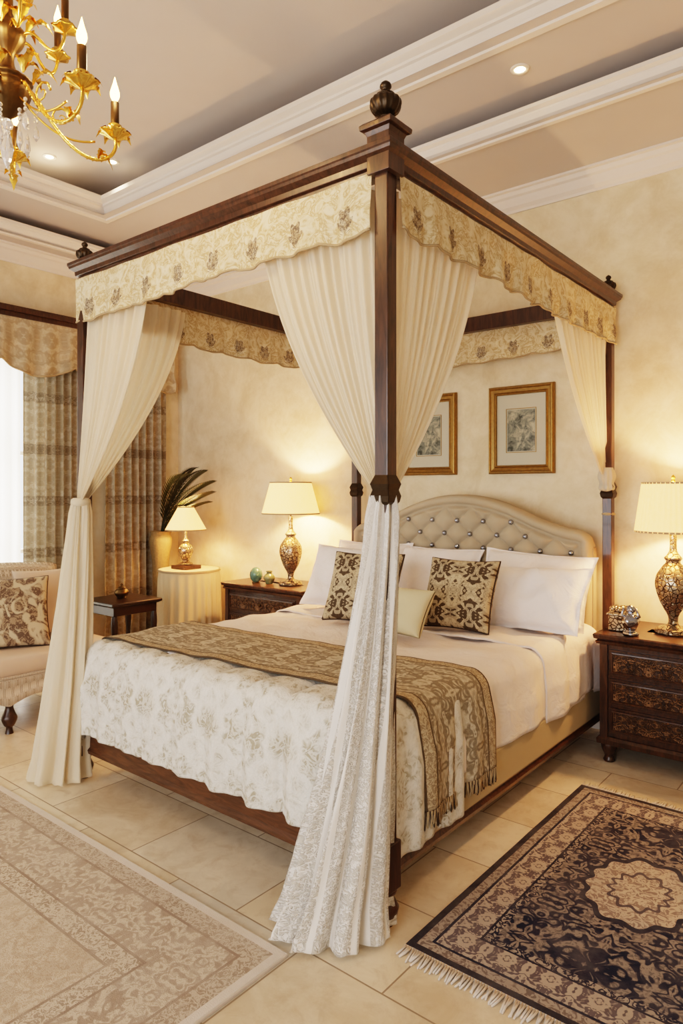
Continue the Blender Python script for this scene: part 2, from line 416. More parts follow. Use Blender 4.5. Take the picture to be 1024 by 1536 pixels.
m.box((xs[0],YB-.15,0),(xs[1],YB,4),WALL); m.box((xs[2],YB-.15,0),(xs[3],YB,4),WALL); m.box((xs[4],YB-.15,0),(xs[5],YB,4),WALL)
for a,b in bx: m.box((a,YB-.15,2.6),(b,YB,4),WALL); m.box((a,YB-.15,0),(b,YB,.1),WALL)
m.obj('wall_back')
for i,(a,b) in enumerate(bx): window('window_%d'%(i+2),a,b,.1,2.6,'y',YB-.08)
O1=(-3.9,-3.7,2.3,1.60); O2=(-3.42,-3.2,1.8,1.06)
def ex(r,o): return (r[0]-o,r[1]-o,r[2]+o,r[3]+o)
m=MB(); room=(XL,YB,XR,YW)
def flat(r_out,r_in,z):
    vs=[(r_out[0],r_out[1],z),(r_out[2],r_out[1],z),(r_out[2],r_out[3],z),(r_out[0],r_out[3],z),(r_in[0],r_in[1],z),(r_in[2],r_in[1],z),(r_in[2],r_in[3],z),(r_in[0],r_in[3],z)]
    m.add(vs,[(0,1,5,4),(1,2,6,5),(2,3,7,6),(3,0,4,7)],CEIL)
flat(room,O1,ZC); flat(ex(O1,.16),O2,Z1)
m.ring(ex(O1,.16),[(0,ZC),(0,Z1)],CEIL,closed=False)
flat(ex(O1,.16),O1,ZC+.001)
o=ex(O2,.28); m.ring(o,[(0,Z1+.001),(0,Z2)],CEIL,closed=False); flat(o,O2,Z1+.002)
m.add([(o[0],o[1],Z2),(o[2],o[1],Z2),(o[2],o[3],Z2),(o[0],o[3],Z2)],[(0,1,2,3)],CEIL)
m.obj('ceiling')
m=MB(); m.ring(O1,[(.06,ZC-.012),(.03,ZC-.012),(.025,ZC+.005),(.0,ZC+.02),(-.012,ZC+.045),(-.012,ZC+.055),(-.035,ZC+.065),(-.035,ZC+.085),(.06,ZC+.085)],TRIM); m.obj('trim_1')
m=MB(); m.ring(O2,[(.10,Z1-.012),(.06,Z1-.012),(.055,Z1+.004),(.03,Z1+.01),(.02,Z1+.03),(-.0,Z1+.055),(-.015,Z1+.06),(-.015,Z1+.075),(-.05,Z1+.09),(-.05,Z1+.12),(.10,Z1+.12)],TRIM); m.obj('trim_2')
m=MB(); m.ring(room,[(0,ZC-.13),(-.012,ZC-.13),(-.016,ZC-.115),(-.035,ZC-.095),(-.055,ZC-.05),(-.07,ZC-.04),(-.08,ZC-.018),(-.10,ZC-.014),(-.10,ZC),(0,ZC)],TRIM); m.obj('trim_3')
m=MB(); m.ring(room,[(0,0),(-.018,0),(-.018,.09),(-.01,.11),(0,.11)],TRIM); m.obj('baseboard_room')

for (x,y,z) in [(-.15,1.36,Z1),(-3.12,.95,Z2),(-3.4,.62,Z2),(-3.45,.2,Z2),(1.3,1.36,Z1)]:
    m=MB(); m.lathe([(.028,-.001),(.028,-.006),(.045,-.008),(.048,-.001)],(x,y,z),TRIM,24)
    m.lathe([(.0,-.004),(.028,-.004)],(x,y,z),SPOTM,24)
    o=m.obj('recessed_downlight',org=(x,y,z))
    light('spot','SPOT',(x,y,z-.02),14,(1,.76,.5),o,(0,0,0),spot_size=1.6,spot_blend=.8,shadow_soft_size=.04)

# ------------------------------------------------------------------ rugs
def rug(name,x0,y0,x1,y1,mat,fringe):
    m=MB(); w=x1-x0;h=y1-y0
    m.grid(lambda a,b:Vector((x0+a*w,y0+b*h,.012+.0015*noise.noise(Vector((a*9,b*9,0))))),30,30,mat,uv=lambda a,b:(a*w,b*h))
    m.ring((x0,y0,x1,y1),[(0,.012),(.003,.008),(.003,.001),(0,.001)],FRG,closed=False)
    if fringe:
        for yy,sg in ((y0,-1),(y1,1)):
            n=int(w/.009)
            for i in range(n):
                x=x0+(i+.5)*w/n; dx=random.uniform(-.012,.012); l=random.uniform(.045,.065)
                m.tube([(x,yy,.009),(x+dx*.4,yy+sg*l*.5,.006),(x+dx,yy+sg*l,.004)],[.0045,.004,.003],FRG,5)
    m.obj(name,org=((x0+x1)/2,(y0+y1)/2,0))
FRG=m_cloth('rug_fringe',c(204,193,182),0,.1)
rug('persian_rug',.12,-.06,1.10,1.47,m_rug('rug_navy',.98,1.53,True),True)
rug('persian_rug.001',-2.68,-2.4,-.14,-.33,m_rug('rug_beige',2.54,2.07,False),False)

# ------------------------------------------------------------------ bed
bed=empty('canopy_bed',(-W/2,L/2,0))
posts=[(0,0),(-W,0),(0,L),(-W,L)]
m=MB()
h=.027
for i,(x,y) in enumerate(posts):
    m.box((x-h,y-h,.12),(x+h,y+h,2.52),WOOD)
    m.box((x-.038,y-.038,.12),(x+.038,y+.038,.28),WOOD)
    if i!=1: m.ring((x-h,y-h,x+h,y+h),[(0,1.40),(.008,1.41),(.012,1.43),(.006,1.45),(.012,1.47),(.004,1.49),(0,1.50)],BRONZE,closed=False)
    m.lathe([(.03,.125),(.04,.118),(.036,.108),(.022,.098),(.032,.085),(.045,.06),(.04,.035),(.022,.02),(.026,.0)],(x,y,0),WOOD,24)
m.obj('bed_posts',bed,bevel=.004)
m=MB()
prof=[(-.03,2.50),(.02,2.50),(.022,2.525),(.034,2.53),(.036,2.55),(.055,2.565),(.058,2.575),(.062,2.58),(.062,2.595),(-.03,2.595)]
m.ring((-W,0,0,L),prof,WOOD); m.obj('canopy_frame',bed,bevel=.002)
m=MB()
for i,(x,y) in enumerate(posts):
    s=1.0 if i==0 else .8
    z0=2.595
    if i==0:
        m.box((x-.045,y-.045,2.50),(x+.045,y+.045,2.635),WOOD)
        m.ring((x-.045,y-.045,x+.045,y+.045),[(-.045,2.625),(0,2.625),(.006,2.64),(.018,2.645),(.02,2.66),(.012,2.668),(-.02,2.672),(-.02,2.685),(-.045,2.685)],WOOD)
        z0=2.68
    rip=lambda th,z: 1+.05*cos(14*th)
    m.lathe([(.03*s,0),(.034*s,.006*s),(.018*s,.014*s),(.022*s,.02*s),(.04*s,.03*s),(.052*s,.055*s),(.048*s,.075*s),(.03*s,.085*s)],(x,y,z0),BRONZE,56,rip,sub=3)
    m.lathe([(.03*s,.085*s),(.034*s,.09*s),(.02*s,.097*s),(.012*s,.106*s),(.02*s,.117*s),(.016*s,.13*s),(.002,.14*s)],(x,y,z0),BRONZE,20,sub=2)
m.obj('post_finials',bed,bevel=.002)
m=MB()
m.ring((-W+.02,.0,-.02,L),[(-.03,.13),(.012,.13),(.016,.15),(.006,.165),(.004,.225),(.014,.24),(.014,.262),(-.03,.265)],WOODR)
m.obj('bed_rails',bed,bevel=.003)
m=MB(); m.box((-W+.035,.03,.175),(-.001,L-.03,.345),BASEF); m.obj('bed_base',bed,bevel=.012)
m=MB(); m.box((-W+.06,.05,.345),(-.06,L-.05,.60),LINEN); m.obj('mattress',bed,bevel=.05)
m=MB()
def valance(p0,p1,zt,zb,out,ph=0):
    p0=Vector(p0);p1=Vector(p1);ln=(p1-p0).length;n=int(ln/.012); o=Vector(out)
    def bot(x): return zb+.014*sin(x*2.3+ph)-.016*abs(sin(pi*x/.23))+.006*noise.noise(Vector((x*7,ph,0)))
    def fn(a,b):
        x=a*ln; zz=zt+(bot(x)-zt)*b
        off=.004+.010*b*sin(x*26+ph)+.006*b*sin(x*61+1)+.010*noise.noise(Vector((x*5,b*2,ph)))
        q=p0.lerp(p1,a)+o*off; return Vector((q.x,q.y,zz))
    m.grid(fn,n,12,VAL,uv=lambda a,b:(a*ln+.115,(zt-bot(a*ln))*(1-b)))
    m.tube([fn(i/n,1)+Vector((0,0,-.001)) for i in range(n+1)],.005,TRIMB,6)
valance((-.033,-.03,0),(-W-.03,-.03,0),2.51,2.315,(0,-1,0),.4)
valance((.03,.033,0),(.03,L+.03,0),2.51,2.32,(1,0,0),1.)
valance((-W-.025,.03,0),(-W-.025,L,0),2.51,2.31,(-1,0,0),2.)
valance((-W,L+.02,0),(0,L+.02,0),2.51,2.32,(0,1,0),3.)
m.obj('canopy_valance',bed)
def upper(mb,cx,cy,dx,dy,nx,ny,span,zt,ztie,p=1.5,nf=9,s0=.03,e=.03,seed=0,tx=0,ty=0):
    def fn(s,t):
        a=s0*(1-t)+s*(span-s0)*(1-t**p)+s*e*t
        amp=(.022*(1-t*.72))*(.6+.5*noise.noise(Vector((s*6,seed,0))))
        ph=s*nf*2*pi+.8*sin(s*9+seed)+1.6*t*noise.noise(Vector((s*3,t*2,seed)))
        sh=sin(ph); sh=math.copysign(abs(sh)**.75,sh)
        off=amp*sh+.005*sin(ph*2.3+1)*(1-t*.5)
        z=zt+(ztie-zt)*t - .03*sin(pi*t)*s
        off+=.012
        return Vector((cx+dx*a+nx*off+tx*t,cy+dy*a+ny*off+ty*t,z))
    mb.grid(fn,int(nf*16),60,VOILE,uv=lambda a,b:(a*span*1.8,b*1.1))
def lower(mb,cx,cy,bx,by,ztie,r0,r1,nf,seed,mat,sx=1.,sy=1.,ang=0,ep=1.5,rp=1.7):
    def fn(a,t):
        th=2*pi*a; e=t**ep
        z=ztie*(1-t)+.012; 
        R=r0+(r1-r0)*(.25*t+.75*t**rp)
        if t>.93: R*=1+1.2*(t-.93)
        if t<.05: R*=.8+4*t
        ph=nf*th+1.6*noise.noise(Vector((cos(th)*1.5,sin(th)*1.5,t*1.3+seed)))*2
        w=1+(.20+.05*t)*sin(ph)+.09*sin(ph*2.1+seed+t*2)+.07*noise.noise(Vector((cos(th)*3,sin(th)*3,t*5+seed)))
        lx=R*w*cos(th)*sx; ly=R*w*sin(th)*sy
        x=lx*cos(ang)-ly*sin(ang); y=lx*sin(ang)+ly*cos(ang)
        if t>.985: z=.012+.004*sin(ph)
        return Vector((cx+(bx-cx)*e+x,cy+(by-cy)*e+y,z))
    mb.grid(fn,nf*20,110,mat,True,uv=lambda a,b:(a*.9,b*ztie))
m=MB()
upper(m,0,0,-1,0,0,1,.60,2.47,1.41,1.5,10,seed=1)
upper(m,0,0,0,1,-1,0,.66,2.47,1.41,1.5,10,seed=2)
lower(m,-.004,-.006,-.110,-.150,1.42,.040,.135,9,1.,LACE,1.15,.85,math.radians(39))
m.obj('bed_drape_near',bed)
m=MB()
upper(m,-W,.0,1,0,0,1,.54,2.47,1.38,1.6,8,seed=3,s0=.0,tx=.015,ty=-.06)
upper(m,-W,.0,0,1,1,0,.62,2.47,1.38,1.5,8,seed=4,tx=.02,ty=-.05)
lower(m,-W+.02,-.03,-W-.07,-.10,1.39,.040,.112,8,3.,VOILE,1.1,.85,math.radians(39),1.2,1.2)
m.lathe([(.036,-.02),(.046,-.012),(.048,0),(.046,.012),(.036,.02)],(-W+.018,-.032,1.39),VOILE,24)
m.obj('bed_drape_left',bed)
m=MB()
upper(m,0,L,0,-1,-1,0,.80,2.47,1.50,1.35,10,seed=5)
m.lathe([(.0,-.04),(.035,-.03),(.04,-.01),(.035,.01),(.045,.05),(.03,.1)],(-.0,L-.03,1.48),VOILE,40,lambda th,z:1+.15*sin(9*th),sub=3)
m.lathe([(.03,-.008),(.04,0),(.03,.008)],(0,L,1.31),TRIMB,20)
m.obj('bed_drape_right',bed)

# headboard
HX=-W/2; hw=W/2-.06
def htop(x):
    t=abs(x-HX)/hw
    if t<.5: z=1.42-.10*(t/.5)**2
    elif t<.86: q=(t-.5)/.36; z=1.32-.115*(q*.9+.1*sin(q*pi/1)) 
    else: q=(t-.86)/.14; z=1.2165-.10*(1-math.sqrt(max(0,1-q*q)))
    return z
m=MB(); yf=2.10
def hb(s,t):
    x=HX+hw*(2*s-1); zt=htop(x); z=.35+(zt-.35)*t
    edge=min((zt-z)*1.0,(x-(HX-hw)),(HX+hw-x))
    a,b=.19,.17; zz=z-1.25
    p=(x-HX)/a+zz/b; q=(x-HX)/a-zz/b
    puff=(abs(sin(pi*p))*abs(sin(pi*q)))**.5
    if edge>.075: off=.03+.040*puff*min(1,(edge-.075)/.02)
    elif edge>.06: off=.028
    else: off=.0+.055*math.sqrt(max(0,1-((edge-.03)/.03)**2)) if edge<.03 else .028+.027*math.sqrt(max(0,1-((edge-.03)/.03)**2))
    return Vector((x,yf+.05-off,z))
m.grid(hb,260,150,HEADF,uv=lambda a,b:(a*1.8,b))
n=80
m.grid(lambda s,t:Vector((HX+hw*(2*s-1),yf+.05+t*.045,htop(HX+hw*(2*s-1)))),n,1,HEADF)
m.grid(lambda s,t:Vector((HX+hw*(2*s-1),yf+.095,.35+(htop(HX+hw*(2*s-1))-.35)*t)),n,1,HEADF)
for sx in (-1,1): m.box((HX+sx*hw-.003,yf+.04,.35),(HX+sx*hw+.003,yf+.095,1.11),HEADF)
for j in range(-4,3):
    z=1.25+.085*j
    for k in range(-6,7):
        x=HX+(k+(.5 if j%2 else 0))*.19
        if abs(x-HX)<hw-.09 and z<htop(x)-.085: m.sphere((x,yf+.006,z),.017,MIRB,10)
m.obj('headboard',bed)

# bedding
def sheet(mb,x0,x1,y0,y1,top,ea,eb,fa,fb,mat,nx,ny,r=.05,maxd=9,wr=.006,rip=.012,k=22,seed=0,skew=0,puff=0,uvo=0):
    ax=x0-ea;bx_=x1+eb;ay=y0-fa;by=y1+fb
    def fn(s,t):
        a=ax+(bx_-ax)*s; b=ay+(by-ay)*t
        b+=skew*(a-(x0+x1)/2)
        cx=min(max(a,x0),x1); cy=min(max(b,y0 if fa>0 else -9),y1 if fb>0 else 9)
        dx=a-cx;dy=b-cy;D=math.hypot(dx,dy)
        nz=noise.noise(Vector((a*3.2,b*3.2,seed)))*wr*2+noise.noise(Vector((a*9,b*7,seed+5)))*wr
        pf=abs(sin(a*pi/.215+.5))**.6
        if puff: nz+=puff*pf
        if D<1e-6: return Vector((a,b,top+nz))
        ux,uy=dx/D,dy/D; D=min(D,maxd)
        if D<r*pi/2: o=r*sin(D/r); dn=r*(1-cos(D/r))
        else: o=r; dn=r+(D-r*pi/2)
        tg=(cy if abs(ux)>abs(uy) else cx)+math.atan2(uy,ux)*.12
        w=min(1,dn/.2)
        o+=w*(rip*sin(tg*k+seed)+rip*.6*sin(tg*k*2.3+1.3+seed)+.008)+.02*w
        if puff and abs(uy)>.5: o+=puff*1.8*(pf-.4)*w
        return Vector((cx+ux*o,cy+uy*o,top-dn+nz*(1-w)))
    mb.grid(fn,nx,ny,mat,uv=lambda s,t:(ax+(bx_-ax)*s+uvo,(by-ay)*t))
    return fn
m=MB()
sheet(m,-W+.09,-.09,.12,L-.13,.665,.36,.36,0,0,LINEN,150,130,.07,wr=.012,rip=.009,k=11,seed=2)
m.obj('duvet',bed,solid=.012)
m=MB()
sheet(m,-W+.09,-.09,1.33,L-.15,.682,.34,.40,0,0,LINEN,120,60,.07,wr=.010,rip=.012,k=9,seed=7)
m.obj('turned_back_sheet',bed,solid=.01)
m=MB()
sheet(m,-W+.08,-.075,.055,.50,.675,.43,.52,.47,0,COV,220,130,.065,maxd=.60,wr=.005,rip=.009,k=26,seed=3,puff=.022)
m.obj('coverlet',bed,solid=.008)
m=MB()
fn=sheet(m,-W+.08,-.075,.13,.67,.703,.25,.44,0,0,RUN,160,50,.07,wr=.006,rip=.012,k=17,seed=3,skew=.06)
for i in range(110):
    p=fn(1,(i+.5)/110); d=.045+random.uniform(0,.02)
    m.tube([p,p+Vector((random.uniform(-.004,.006),random.uniform(-.01,.01),-d))],[.003,.0018],TRIMB if i%3 else PIPE,5)
m.obj('bed_runner',org=(-W/2,.45,.68),solid=.006)

def pil(name,cen,w,h,t,tilt,yaw,mat,seed,pipe=None,roll=0,flange=0,wr=.014):
    m=MB(); m.pillow(cen,w,h,t,(math.radians(90-tilt),math.radians(roll),math.radians(yaw)),mat,seed,pipe,flange=flange,wr=wr); return m.obj(name,org=cen)
pil('bed_pillow',(-.36,1.98,.875),.70,.45,.18,26,0,PILW,1,wr=.024,roll=2,flange=.06)
pil('bed_pillow',(-.29,1.78,.845),.66,.41,.18,36,-3,PILW,2,wr=.028,roll=-2,flange=.08)
pil('bed_pillow',(-1.05,1.98,.875),.66,.44,.18,26,0,PILW,3,wr=.024,flange=.06)
pil('bed_pillow',(-1.55,1.95,.88),.62,.46,.18,26,4,PILW,4,wr=.022,flange=.06)
pil('bed_pillow',(-1.52,1.66,.875),.52,.46,.17,34,16,PILW,5,wr=.026,roll=3,flange=.06)
pil('damask_cushion',(-.56,1.48,.875),.41,.40,.16,24,4,PATP,6,PIPE)
pil('damask_cushion',(-1.09,1.30,.885),.44,.42,.16,26,12,PATP,7,PIPE)
pil('silk_cushion',(-.73,1.13,.815),.38,.26,.12,32,-4,CREAM,8)

# ------------------------------------------------------------------ nightstands
def nightstand(x0,x1,y0,y1,h,nd=3):
    m=MB()
    m.box((x0+.02,y0+.02,.12),(x1-.02,y1,h-.05),WOOD)
    for x in (x0+.035,x1-.035):
        m.box((x-.02,y0+.005,.12),(x+.02,y0+.045,h-.05),WOOD)
    m.ring((x0,y0,x1,y1),[(-.03,h-.06),(0,h-.055),(.006,h-.04),(-.004,h-.032),(.012,h-.026),(.016,h-.006),(.010,h),(-.2,h)],WOOD)
    m.ring((x0+.01,y0+.01,x1-.01,y1),[(-.03,.10),(.01,.10),(.012,.125),(.0,.14),(-.03,.14)],WOOD)
    zt=h-.07;zb=.155;dh=(zt-zb)/nd
    for k in range(nd):
        a=zb+k*dh+.01;b=zb+(k+1)*dh-.01; X0=x0+.065;X1=x1-.065
        m.box((X0,y0+.008,a),(X1,y0+.03,b),WOOD)
        m.box((X0+.02,y0+.002,a+.018),(X1-.02,y0+.02,b-.018),CARVE)
        mp=lambda px,pz,py:(px,py,pz)
        m.ring((X0+.012,a+.012,X1-.012,b-.012),[(0,y0+.01),(0,y0-.004),(-.008,y0-.006),(-.012,y0+.01)],WOOD,mp)
        cx=(X0+X1)/2; cz=(a+b)/2; hh=(b-a)/2-.03
        for j in range(8):
            t=j*pi/4; m.sphere((cx+.024*cos(t),y0-.0,cz+.024*sin(t)),.011,CARVE,8,(1,.6,1))
        m.sphere((cx,y0-.008,cz),.012,BRASS,12)
        for sg in (-1,1):
            for q in range(3):
                bx0=cx+sg*(.09+q*.085); sc_=1 if q%2 else -1
                pts=[(bx0+sg*(.036*(1-t/16)*cos(t*.7)),y0-.001,cz+sc_*hh*.85*(1-t/16)*sin(t*.7)) for t in range(13)]
                if abs(bx0-cx)<(X1-X0)/2-.06: m.tube(pts,[.0055*(1-t/20) for t in range(13)],CARVE,6)
    for sx in (x0,x1):
        s=1 if sx==x1 else -1
        m.box((min(sx-s*.021,sx-s*.014),y0+.07,.18),(max(sx-s*.021,sx-s*.014),y1-.04,h-.09),CARVE)
    for x in (x0+.05,x1-.05):
        for y in (y0+.05,y1-.05):
            m.lathe([(.036,.115),(.042,.09),(.036,.06),(.022,.03),(.03,.01),(.026,0)],(x,y,0),WOOD,20,sub=2)
    return m.obj('nightstand',org=((x0+x1)/2,(y0+y1)/2,0),bevel=.003)
nightstand(.065,.95,1.84,2.335,.685)
nightstand(-2.98,-2.12,1.88,2.335,.70)

def lamp(x,y,z0,prof,rb,rt,zb,zt,mat,shade,power,pleat=0,seg=40,rip=None,fin=True):
    m=MB(); m.lathe(prof,(x,y,z0),mat,48,rip,sub=4)
    m.tube([(x,y,z0+prof[-1][1]-.02),(x,y,zt+.005)],.005,BRASS,8)
    rp=(lambda th,z:1+.016*cos(pleat*th)) if pleat else None
    m.lathe([(rb-.004,zb),(rb,zb),(rb,zb+.008),(rt,zt-.008),(rt,zt),(rt-.004,zt)],(x,y,0),shade,pleat*6 if pleat else 48,rp)
    m.lathe([(rb+.002,zb-.002),(rb+.003,zb+.008)],(x,y,0),TRIMB,48); m.lathe([(rt+.002,zt-.008),(rt+.002,zt+.002)],(x,y,0),TRIMB,48)
    for k in range(3):
        a=k*2*pi/3; m.tube([(x,y,zt-.01),(x+(rt-.003)*cos(a),y+(rt-.003)*sin(a),zt-.004)],.002,BRASS,5)
    if fin: m.lathe([(.004,0),(.012,.008),(.006,.016),(.012,.028),(.001,.042)],(x,y,zt),GOLD,16,sub=2)
    o=m.obj('table_lamp',org=(x,y,z0))
    light('bulb','POINT',(x,y,zb+(zt-zb)*.5),power,(1,.53,.235),o,shadow_soft_size=.035)
    return o
vase=lambda s:[(.0,0),(.085*s,.0),(.09*s,.015),(.075*s,.03),(.03*s,.045),(.024*s,.08),(.035*s,.11),(.065*s,.17),(.085*s,.24),(.082*s,.30),(.055*s,.35),(.035*s,.38),(.045*s,.40),(.03*s,.42),(.018*s,.45),(.018*s,.54)]
facet=lambda th,z:1+(.05*cos(12*th+z*30) if .12<z<.36 else 0)
lamp(.385,2.09,.6865,vase(1.0),.19,.155,1.225,1.49,SILVER,SHADE2,36,pleat=44,rip=facet)
lamp(-2.42,2.09,.7015,vase(1.0),.228,.165,1.262,1.512,SILVER,SHADE,50,rip=facet)
TX,TY=-3.52,1.96
m=MB()
m.lathe([(.0,.762),(.25,.762),(.258,.757),(.262,.74),(.266,.6),(.272,.3),(.28,.012)],(TX,TY,0),SKIRT,192,lambda th,z:1+((.02+.035*(1-z/.76))*sin(24*th+sin(3*th)) if z<.735 else 0),sub=2)
m.lathe([(.263,.742),(.272,.748),(.262,.756)],(TX,TY,0),TRIMB,60)
m.obj('skirted_side_table',org=(TX,TY,0))
m=MB(); m.box((TX-.10,TY-.12,.763),(TX+.09,TY+.06,.795),WOOD); m.obj('wooden_box',org=(TX,TY,.763),bevel=.004)
lamp(TX-.01,TY-.03,.7965,[(0,0),(.055,0),(.058,.015),(.03,.03),(.04,.06),(.062,.11),(.055,.16),(.025,.19),(.032,.21),(.014,.23),(.012,.31)],.175,.07,1.10,1.305,SILVER,SHADE,18,rip=lambda th,z:1+(.05*cos(10*th) if .05<z<.17 else 0),fin=False)

# palm in tall wicker vase
px,py=-3.92,1.95
m=MB()
m.lathe([(0,.0),(.09,.0),(.10,.02),(.085,.2),(.07,.5),(.075,.8),(.10,.98),(.085,1.04),(.095,1.07),(.08,1.07),(.07,1.0)],(px,py,0),WICK,40,lambda th,z:1+.03*cos(20*th),sub=3)
def frond(d,up,ln,seed):
    d=Vector(d).normalized(); pts=[]; N=26
    for i in range(N+1):
        t=i/N; p=Vector((px,py,1.02))+d*ln*(t**1.25)*.8+Vector((0,0,up*(t-.40*t*t)*1.5)); pts.append(p)
    m.tube(pts,[.007*(1-.8*i/N) for i in range(N+1)],PALM,6)
    for i in range(5,N+1):
        p=pts[i]; tg=(pts[min(N,i+1)]-pts[i-1]).normalized(); sd=tg.cross(Vector((0,0,1)))
        if sd.length<.05: sd=Vector((0,1,0))
        sd.normalize(); l=.15*sin(pi*min(1,(i-2)/N*1.02))+.05
        for s in (-1,1):
            q=p+(tg*.85+sd*s*.5+Vector((0,0,-.12))).normalized()*l; md=p.lerp(q,.4)+Vector((0,0,.008)); w=tg.cross(sd).normalized().cross((q-p).normalized())*.009
            m.add([p,md+w,q,md-w],[(0,1,2,3)],PALM)
for i,(dx,dy,u,l) in enumerate([(.75,.12,.56,.72),(.8,.05,.46,.78),(.6,-.1,.62,.5),(.7,.2,.36,.6),(.45,.2,.68,.38),(.7,.1,.66,.6)]): frond((dx,dy,0),u,l,i)
m.obj('potted_palm',org=(px,py,0))

m=MB(); bx0,by0=-3.42,1.22; s=.21
m.ring((bx0-s,by0-s,bx0+s,by0+s),[(-s,.565),(-.01,.565),(0,.572),(.012,.58),(.012,.595),(.005,.6),(-s,.6)],BLACKM)
m.box((bx0-s+.02,by0-s+.02,.50),(bx0+s-.02,by0+s-.02,.566),BLACKM)
for a in (-1,1):
    for b in (-1,1): m.lathe([(.02,.5),(.026,.42),(.016,.3),(.022,.22),(.014,.1),(.02,.03),(.016,0)],(bx0+a*(s-.035),by0+b*(s-.035),0),BLACKM,16,sub=3)
m.box((bx0-s+.04,by0-s+.04,.14),(bx0+s-.04,by0+s-.04,.16),BLACKM)
m.obj('side_table',org=(bx0,by0,0),bevel=.003)
m=MB(); m.lathe([(0,0),(.03,0),(.035,.01),(.05,.03),(.055,.05),(.04,.07),(.03,.075),(.034,.082),(.01,.095),(.012,.11),(.001,.118)],(bx0,by0,.601),BRASS,28,sub=3); m.obj('brass_incense_pot',org=(bx0,by0,.601))

m=MB(); m.sphere((-2.72,2.0,.765),.052,GLASSB,20,(1,1,1.2)); m.lathe([(.03,0),(.034,.006),(.02,.014),(.012,.02)],(-2.72,2.0,.70),BRASS,20); m.obj('glass_egg_ornament',org=(-2.72,2.0,.70))
m=MB(); m.lathe([(0,0),(.025,0),(.03,.01),(.045,.04),(.04,.065),(.02,.085),(.028,.1),(.02,.1)],(-2.6,2.03,.70),AMBER,24,sub=3); m.obj('amber_glass_vase',org=(-2.6,2.03,.70))
m=MB(); ox,oy=.15,2.00
m.box((ox-.06,oy-.05,.687),(ox+.06,oy+.05,.77),SILVER); m.ring((ox-.06,oy-.05,ox+.06,oy+.05),[(-.03,.77),(.008,.77),(.01,.778),(-.005,.79),(-.03,.80)],SILVER)
for i in range(12):
    a=random.uniform(-.05,.05);b=random.uniform(-.04,.04); m.sphere((ox+a,oy+b,.80),.018,SILVER,8)
m.obj('silver_trinket_box',org=(ox,oy,.687),bevel=.004)
m=MB(); ox,oy=.225,1.895
m.lathe([(0,0),(.034,0),(.036,.014),(.02,.024),(.036,.05),(.044,.08),(.028,.105),(.014,.115),(.022,.13),(.017,.15),(.001,.16)],(ox,oy,.6865),MIRB,20,lambda th,z:1+.12*cos(5*th+z*40),sub=3)
for a in (-1,1): m.tube([(ox,oy,.77),(ox+a*.045,oy-.01,.79),(ox+a*.03,oy-.015,.83)],[.012,.010,.005],MIRB,8)
m.obj('silver_figurine',org=(ox,oy,.6865))

def picture(x0,x1,z0,z1):
    m=MB(); mp=lambda a,b,d:(a,YW-d,b)
    m.ring((x0,z0,x1,z1),[(0,.002),(0,.022),(-.008,.034),(-.016,.036),(-.022,.028),(-.040,.022),(-.048,.028),(-.055,.024),(-.058,.012),(-.058,.002)],GFRAME,mp)
    m.box((x0+.05,YW-.012,z0+.05),(x1-.05,YW-.004,z1-.05),MATW)
    cx=(x0+x1)/2; cz=(z0+z1)/2
    m.box((cx-.095,YW-.0145,cz-.14),(cx+.095,YW-.012,cz+.13),ART)
    m.ring((cx-.105,cz-.15,cx+.105,cz+.14),[(0,.012),(0,.0150),(-.004,.0150),(-.004,.012)],GFRAME,mp)
    m.obj('framed_picture',org=(cx,YW,cz))
picture(-.826,-.371,1.556,2.134); picture(-1.531,-1.076,1.556,2.130)

def wcurt(name,y0,y1,x,z1,mat,nf,amp,z0=.015,k=0.):
    m=MB(); w=y1-y0
    def fn(a,b):
        ph=a*nf*2*pi+.7*sin(a*8+k)+.5*noise.noise(Vector((a*4,b*2,k)))
        return Vector((x+amp*sin(ph)*(.7+.3*b)+.3*amp*sin(ph*2+.7),y0+w*a+.012*cos(ph),z1+(z0-z1)*b))
    m.grid(fn,nf*18,40,mat,uv=lambda a,b:(a*w*1.9,b*(z1-z0))); return m.obj(name,org=(x,(y0+y1)/2,z0))
wcurt('window_curtain',.74,1.30,-4.08,2.62,CURT,7,.035,k=1)
wcurt('window_curtain',1.46,2.12,-4.08,2.62,CURT,8,.035,k=2)
wcurt('window_curtain',-1.6,-1.0,-4.08,2.62,CURT,7,.035,k=3)
wcurt('sheer_curtain',-1.0,.76,-4.14,2.62,SHEER,16,.024,k=4)
m=MB()
m.box((XL,-1.7,2.80),(-4.02,2.2,2.835),WOOD); m.box((XL,-1.72,2.835),(-3.99,2.22,2.865),WOOD); m.box((XL,-1.7,2.865),(-4.01,2.2,2.885),WOOD)
def pel(a,b):
    y=-1.68+3.86*a
    zb=2.36+.10*(1-abs(sin(pi*(y-.54)/.62)))
    z=2.80+(zb-2.80)*b
    return Vector((-4.03+.018*sin(y*34+2*b)*b**.5+.025*b+.016*sin(b*14+3*abs(sin(pi*(y-.54)/.62)))*b,y,z))
m.grid(pel,420,24,GREYV,uv=lambda a,b:(a*4.2,b*.45))
m.tube([pel(i/420,1) for i in range(421)],.008,TRIMB,6)
m.obj('curtain_pelmet',org=(-4.1,.2,2.6))

